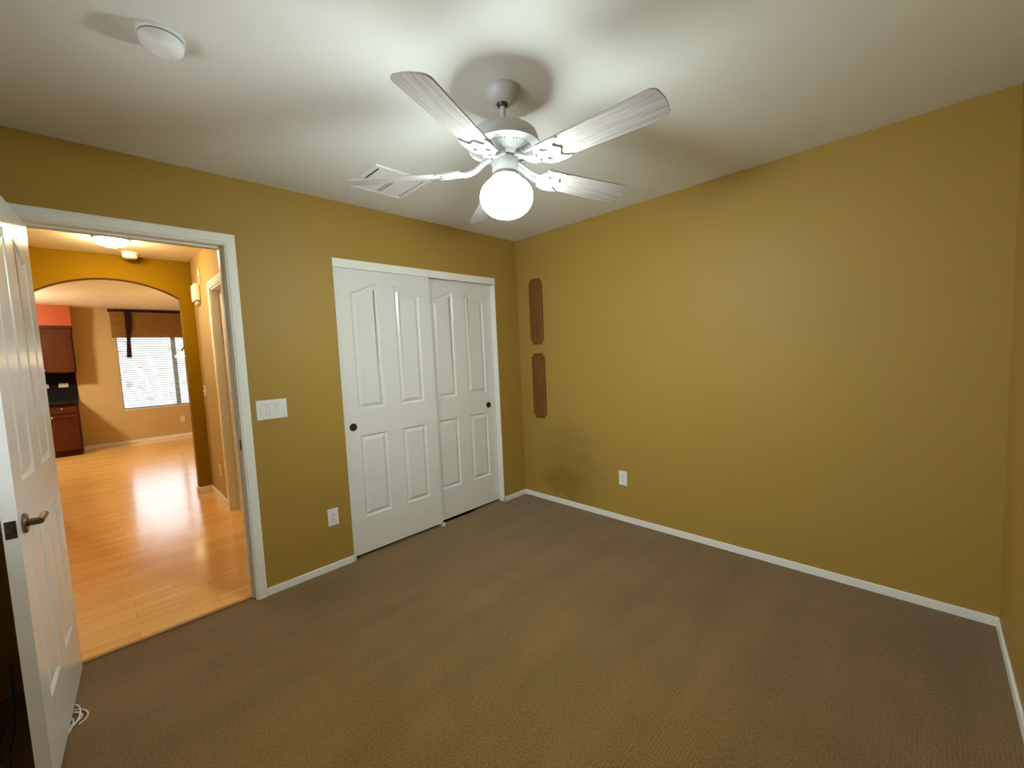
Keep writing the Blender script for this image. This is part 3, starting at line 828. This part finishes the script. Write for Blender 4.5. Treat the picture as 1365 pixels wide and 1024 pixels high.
# ------------------------------------------------------------------ dining area beyond the arch
wy0, wy1, wz0, wz1 = -2.60, -1.55, 0.635, 2.06
structure(link('wall_far', boxes((FXW-0.15, FXW, -6.2, wy0, 0, 2.6), (FXW-0.15, FXW, wy1, -0.6, 0, 2.6), (FXW-0.15, FXW, wy0, wy1, 0, wz0), (FXW-0.15, FXW, wy0, wy1, wz1, 2.6)), M['hall_tan']),
          'tan far wall of the dining area with the window', 'wall')
structure(link('wall_dining_left', boxes((FXW, HX-0.12, -6.2, -6.1, 0, 2.6)), M['hall_tan']), 'tan kitchen end wall left of the dining area', 'wall')
structure(link('wall_dining_right', boxes((FXW, HX-0.12, -0.7, -0.6, 0, 2.6)), M['hall_tan']), 'tan wall right of the dining area', 'wall')
baseboard('baseboard_far', [(FXW, FXW+BT, -3.19, -0.7)], 'cream baseboard below the dining window', 0.062)
fx = FXW-0.11
wf = structure(link('window_1', boxes((fx-0.03, fx+0.03, wy0, wy0+0.020, wz0, wz1), (fx-0.03, fx+0.03, wy1-0.045, wy1, wz0, wz1), (fx-0.03, fx+0.03, wy0, wy1, wz0, wz0+0.045),
         (fx-0.03, fx+0.03, wy0, wy1, wz1-0.045, wz1), (fx-0.028, fx+0.028, wy0+0.005, wy0+0.015, wz0, wz1)), M['trim'], bevel=0.003), 'bright dining window at the end of the view', 'window')
link('pane', boxes((fx-0.003, fx+0.003, wy0+0.020, -1.795, wz0+0.045, wz1-0.045)), M['glass'], wf)
link('pane', boxes((fx-0.003, fx+0.003, -1.725, wy1-0.045, wz0+0.045, wz1-0.045)), M['glass'], wf)
link('mullion', boxes((fx-0.025, fx+0.025, -1.795, -1.725, wz0+0.045, wz1-0.045)), M['vinyl'], wf, bevel=0.003)
link('sill', boxes((FXW-0.15, FXW-0.001, wy0, wy1, wz0, wz0+0.012)), M['trim'], wf)
portal('dining_window_portal', (FXW-0.16, (wy0+wy1)/2, (wz0+wz1)/2), (0, R(-90), 0), wz1-wz0, wy1-wy0)
bd = empty('window_blind', (FXW-0.029, (wy0+wy1)/2, wz1), 'white horizontal slat blind covering the dining window', 'window blind')
hb = (wy1-wy0)/2-0.004
link('head_rail', boxes((-0.028, 0.028, -hb, hb, -0.045, -0.002)), M['slat'], bd, bevel=0.003)
bm = bmesh.new()
nsl = 30
for k in range(nsl):
    zc = -0.075 - k*(wz1-wz0-0.12)/(nsl-1)
    q = []
    for (dx, dz) in ((-0.024, -0.0042), (0.0, 0.0010), (0.024, 0.0042)):
        q.append([(dx, -hb, zc+dz), (dx, hb, zc+dz)])
    top = [[bm.verts.new(v) for v in r] for r in q]; bot = [[bm.verts.new((v[0], v[1], v[2]-0.0028)) for v in r] for r in q]
    for i in (0, 1):
        bm.faces.new((top[i][0], top[i][1], top[i+1][1], top[i+1][0])); bm.faces.new((bot[i][0], bot[i+1][0], bot[i+1][1], bot[i][1]))
        for e in (0, 1): bm.faces.new((top[i][e], top[i+1][e], bot[i+1][e], bot[i][e]))
    bm.faces.new((top[0][0], top[0][1], bot[0][1], bot[0][0])); bm.faces.new((top[2][0], top[2][1], bot[2][1], bot[2][0]))
link('slats', bm, M['slat'], bd)
link('bottom_rail', boxes((-0.024, 0.024, -hb, hb, -(wz1-wz0)+0.014, -(wz1-wz0)+0.034)), M['vinyl'], bd, bevel=0.003)
for y in (-hb+0.15, hb-0.25):
    link('ladder_cord', boxes((0.0255, 0.0275, y-0.001, y+0.001, -(wz1-wz0)+0.03, -0.03)), M['slat'], bd)

# raised bamboo shade over the window
by0, by1 = -2.655, -1.47
bs = empty('bamboo_shade', (FXW, (by0+by1)/2, 2.02), 'brown woven bamboo shade gathered above the dining window', 'window shade')
hb = (by1-by0)/2
bm = bmesh.new()
for k in range(34):       # stacked reeds, slightly stepped like folds
    z0_ = 0.03+k*0.0133
    d = 0.060+0.010*((k*7) % 5)/5 + (0.012 if k < 6 else 0)
    box(bm, 0.006, d, -hb+0.012, hb-0.012, z0_, z0_+0.0118)
link('reed_panel', bm, M['bamboo'], bs)
link('fold_roll', lathe([(0, -hb+0.006), (0.030, -hb+0.006), (0.030, hb-0.006), (0, hb-0.006)], 20, axis='Y', center=(0.045, 0, 0.022)), M['bamboo'], bs, smooth=True)
link('valance_band', boxes((0.006, 0.085, -hb-0.012, hb+0.012, 0.470, 0.516)), M['ribbon'], bs, bevel=0.004)
bm = bmesh.new()
path = [(-2.40, 0.50), (-2.398, 0.36), (-2.405, 0.20), (-2.415, 0.05), (-2.425, -0.08), (-2.432, -0.22), (-2.440, -0.385)]
wid = [0.050, 0.048, 0.046, 0.034, 0.026, 0.034, 0.036]
rows = []
for (y, z), ww in zip(path, wid):
    yy = y-(by0+by1)/2; xx = 0.092
    rows.append([bm.verts.new((xx, yy-ww, z)), bm.verts.new((xx, yy+ww, z)), bm.verts.new((xx+0.006, yy+ww, z)), bm.verts.new((xx+0.006, yy-ww, z))])
for a, b in zip(rows, rows[1:]):
    for i in range(4): bm.faces.new((a[i], a[(i+1) % 4], b[(i+1) % 4], b[i]))
bm.faces.new(rows[0]); bm.faces.new(rows[-1])
tag(link('tie_ribbon', bm, M['ribbon'], bs), 'dark beaded ribbon hanging down over the blind')

outlet('wall_outlet', (FXW+0.0005, -1.742, 0.365), ROT_X, 'cream outlet below the dining window')

# kitchen cabinets at the left of the far wall
cyr = -3.175
structure(link('wall_soffit', boxes((FXW, -7.61, -6.1, -3.135, 2.205, 2.56)), M['red']), 'red painted soffit above the upper cabinet', 'soffit')
ck = empty('base_cabinet', (-7.60, cyr-0.30, 0), 'dark cherry base cabinet under the black counter', 'cabinet')
link('carcass', boxes((-0.345, 0.28, -0.30, 0.30, 0.10, 0.872), (-0.345, 0.22, -0.30, 0.30, 0.0, 0.10)), M['cherry'], ck, bevel=0.002)
def shaker(x, y0, y1, z0, z1):
    bm = bmesh.new(); s = 0.055
    o2 = [(y0, z0), (y1, z0), (y1, z1), (y0, z1)]
    if z1-z0 > 0.2:
        i2 = [(y0+s, z0+s), (y0+s, z1-s), (y1-s, z1-s), (y1-s, z0+s)]
        prism(o2, [i2], lambda u, v, t: (t, u, v), x, x+0.02, bm); box(bm, x, x+0.010, y0+s, y1-s, z0+s, z1-s)
    else: box(bm, x, x+0.02, y0, y1, z0, z1)
    return bm
def knob_bm(c): return lathe([(0, 0), (0.006, 0), (0.006, 0.014), (0.016, 0.018), (0.017, 0.024), (0.010, 0.029), (0, 0.030)], 16, axis='X', center=c)
dw = link('drawer', shaker(0.28, -0.29, 0.29, 0.725, 0.86), M['cherry'], ck, bevel=0.003)
link('knob', knob_bm((0.30, 0.12, 0.80)), M['nickel'], dw, smooth=True)
dd = link('cabinet_door', shaker(0.28, -0.29, 0.29, 0.12, 0.71), M['cherry'], ck, bevel=0.003)
link('knob', knob_bm((0.30, 0.0, 0.665)), M['nickel'], dd, smooth=True)
tag(link('countertop', boxes((FXW, -7.27, -3.80, cyr+0.012, 0.874, 0.914)), M['stone'], bevel=0.006), 'black stone countertop on the base cabinet', 'countertop')
tag(link('backsplash', boxes((FXW, FXW+0.012, -3.80, cyr+0.01, 0.914, 1.40)), M['stone']), 'black backsplash between counter and upper cabinet', 'backsplash')
uc = empty('wall_cabinet', (-7.61, cyr-0.30, 1.40), 'dark cherry upper cabinet below the red soffit', 'cabinet')
link('carcass', boxes((-0.34, -0.022, -0.33, 0.035, 0.0, 0.75)), M['cherry'], uc, bevel=0.002)
link('carcass_side', boxes((-0.34, -0.022, 0.035, 0.325, 0.0, 0.75)), M['cherry'], uc, bevel=0.002)
link('crown_moulding', boxes((-0.34, 0.016, -0.33, 0.335, 0.75, 0.803)), M['cherry'], uc, bevel=0.008)
dd = link('cabinet_door', shaker(-0.022, -0.32, 0.315, 0.01, 0.745), M['cherry'], uc, bevel=0.003)
link('knob', knob_bm((0.0, -0.03, 0.05)), M['nickel'], dd, smooth=True)
outlet('wall_outlet', (FXW+0.0125, -3.33, 1.185), ROT_X, 'cream sideways outlet plate on the black backsplash', flip=True)
outlet('wall_outlet', (FXW+0.0125, -3.56, 1.185), ROT_X, 'outlet plate on the black backsplash half hidden by the open door', flip=True)

# unseen kitchen light, added where the cabinet's cast shadow points to a lamp
kl = empty('ceiling_light', (-6.3, -4.25, 2.55), 'unseen lit dome light added on the kitchen ceiling left of the arch', 'ceiling light')
link('light_base', lathe([(0, 0), (0.075, 0), (0.075, -0.016), (0.012, -0.022), (0.012, -0.17), (0.02, -0.20), (0, -0.20)], 36), M['plastic'], kl, smooth=True)
M['kitchen_light'] = glow('lit_kitchen_glass', (1.0, 0.93, 0.75), 270.0)
link('glass_dome', lathe([(0, -0.165), (0.155, -0.175), (0.160, -0.19), (0.13, -0.235), (0.07, -0.265), (0, -0.275)], 40), M['kitchen_light'], kl, smooth=True, ang=60)

# chandelier, mostly hidden behind the arch
cx_, cy2, cz2 = -5.5, -1.69, 1.55
cd = empty('chandelier', (cx_, cy2, 2.55), 'chandelier with amber glass shades hanging in front of the dining window', 'chandelier')
link('ceiling_plate', lathe([(0, 0), (0.06, 0), (0.055, -0.02), (0.01, -0.03), (0, -0.03)], 24), M['iron'], cd, smooth=True)
link('stem', tube([(0, 0, -0.03), (0, 0, -0.78), (0, 0, -0.98)], 0.008, 10), M['iron'], cd, smooth=True)
link('hub', lathe([(0, -0.80), (0.02, -0.80), (0.035, -0.86), (0.02, -0.93), (0.03, -0.98), (0, -1.01)], 20), M['iron'], cd, smooth=True)
for k in range(5):
    a = R(-90+72*k)
    arm = link('arm', tube(catmull([(0.02, 0, -0.90), (0.09, 0, -0.82), (0.17, 0, -0.80), (0.225, 0, -0.86), (0.235, 0, -0.905)], 6), 0.009, 8), M['iron'], cd, smooth=True, rot=(0, 0, a))
    link('lamp_shade', lathe([(0, -0.905), (0.022, -0.905), (0.05, -0.925), (0.085, -0.965), (0.098, -0.985), (0.092, -0.985), (0.045, -0.935), (0.0, -0.925)], 24, center=(0.235, 0, 0)), M['shade_glass'], arm, smooth=True)

# ------------------------------------------------------------------ outside the dining window
structure(link('ground', boxes((-16.2, FXW-0.16, -14, 10, -0.3, -0.15)), M['gravel']), 'pale gravel yard outside the dining window', 'ground')

def screen_wall_mat():  # made-up yard wall, added to hold down the brightness seen through the blind
    m, nt, b = new_mat('speckled_screen_wall')
    tc = N(nt, 'ShaderNodeTexCoord')
    n1 = N(nt, 'ShaderNodeTexNoise'); n1.inputs['Scale'].default_value = 4.0; n1.inputs['Detail'].default_value = 6; n1.inputs['Roughness'].default_value = 0.7
    L(nt, tc.outputs['Object'], n1.inputs['Vector'])
    cr = N(nt, 'ShaderNodeValToRGB')
    cr.color_ramp.elements[0].position = 0.36; cr.color_ramp.elements[0].color = (0.19, 0.185, 0.17, 1)
    cr.color_ramp.elements[1].position = 0.48; cr.color_ramp.elements[1].color = (0.345, 0.345, 0.34, 1)
    L(nt, n1.outputs['Fac'], cr.inputs['Fac']); L(nt, cr.outputs['Color'], b.inputs['Base Color'])
    b.inputs['Roughness'].default_value = 0.9
    return m
M['block'] = screen_wall_mat()
structure(link('wall_sky_screen', boxes((-16.4, -16.2, -14, 10, -0.15, 2.5)), M['block']), 'pale speckled wall added across the yard to screen the sky behind the dining window', 'wall')
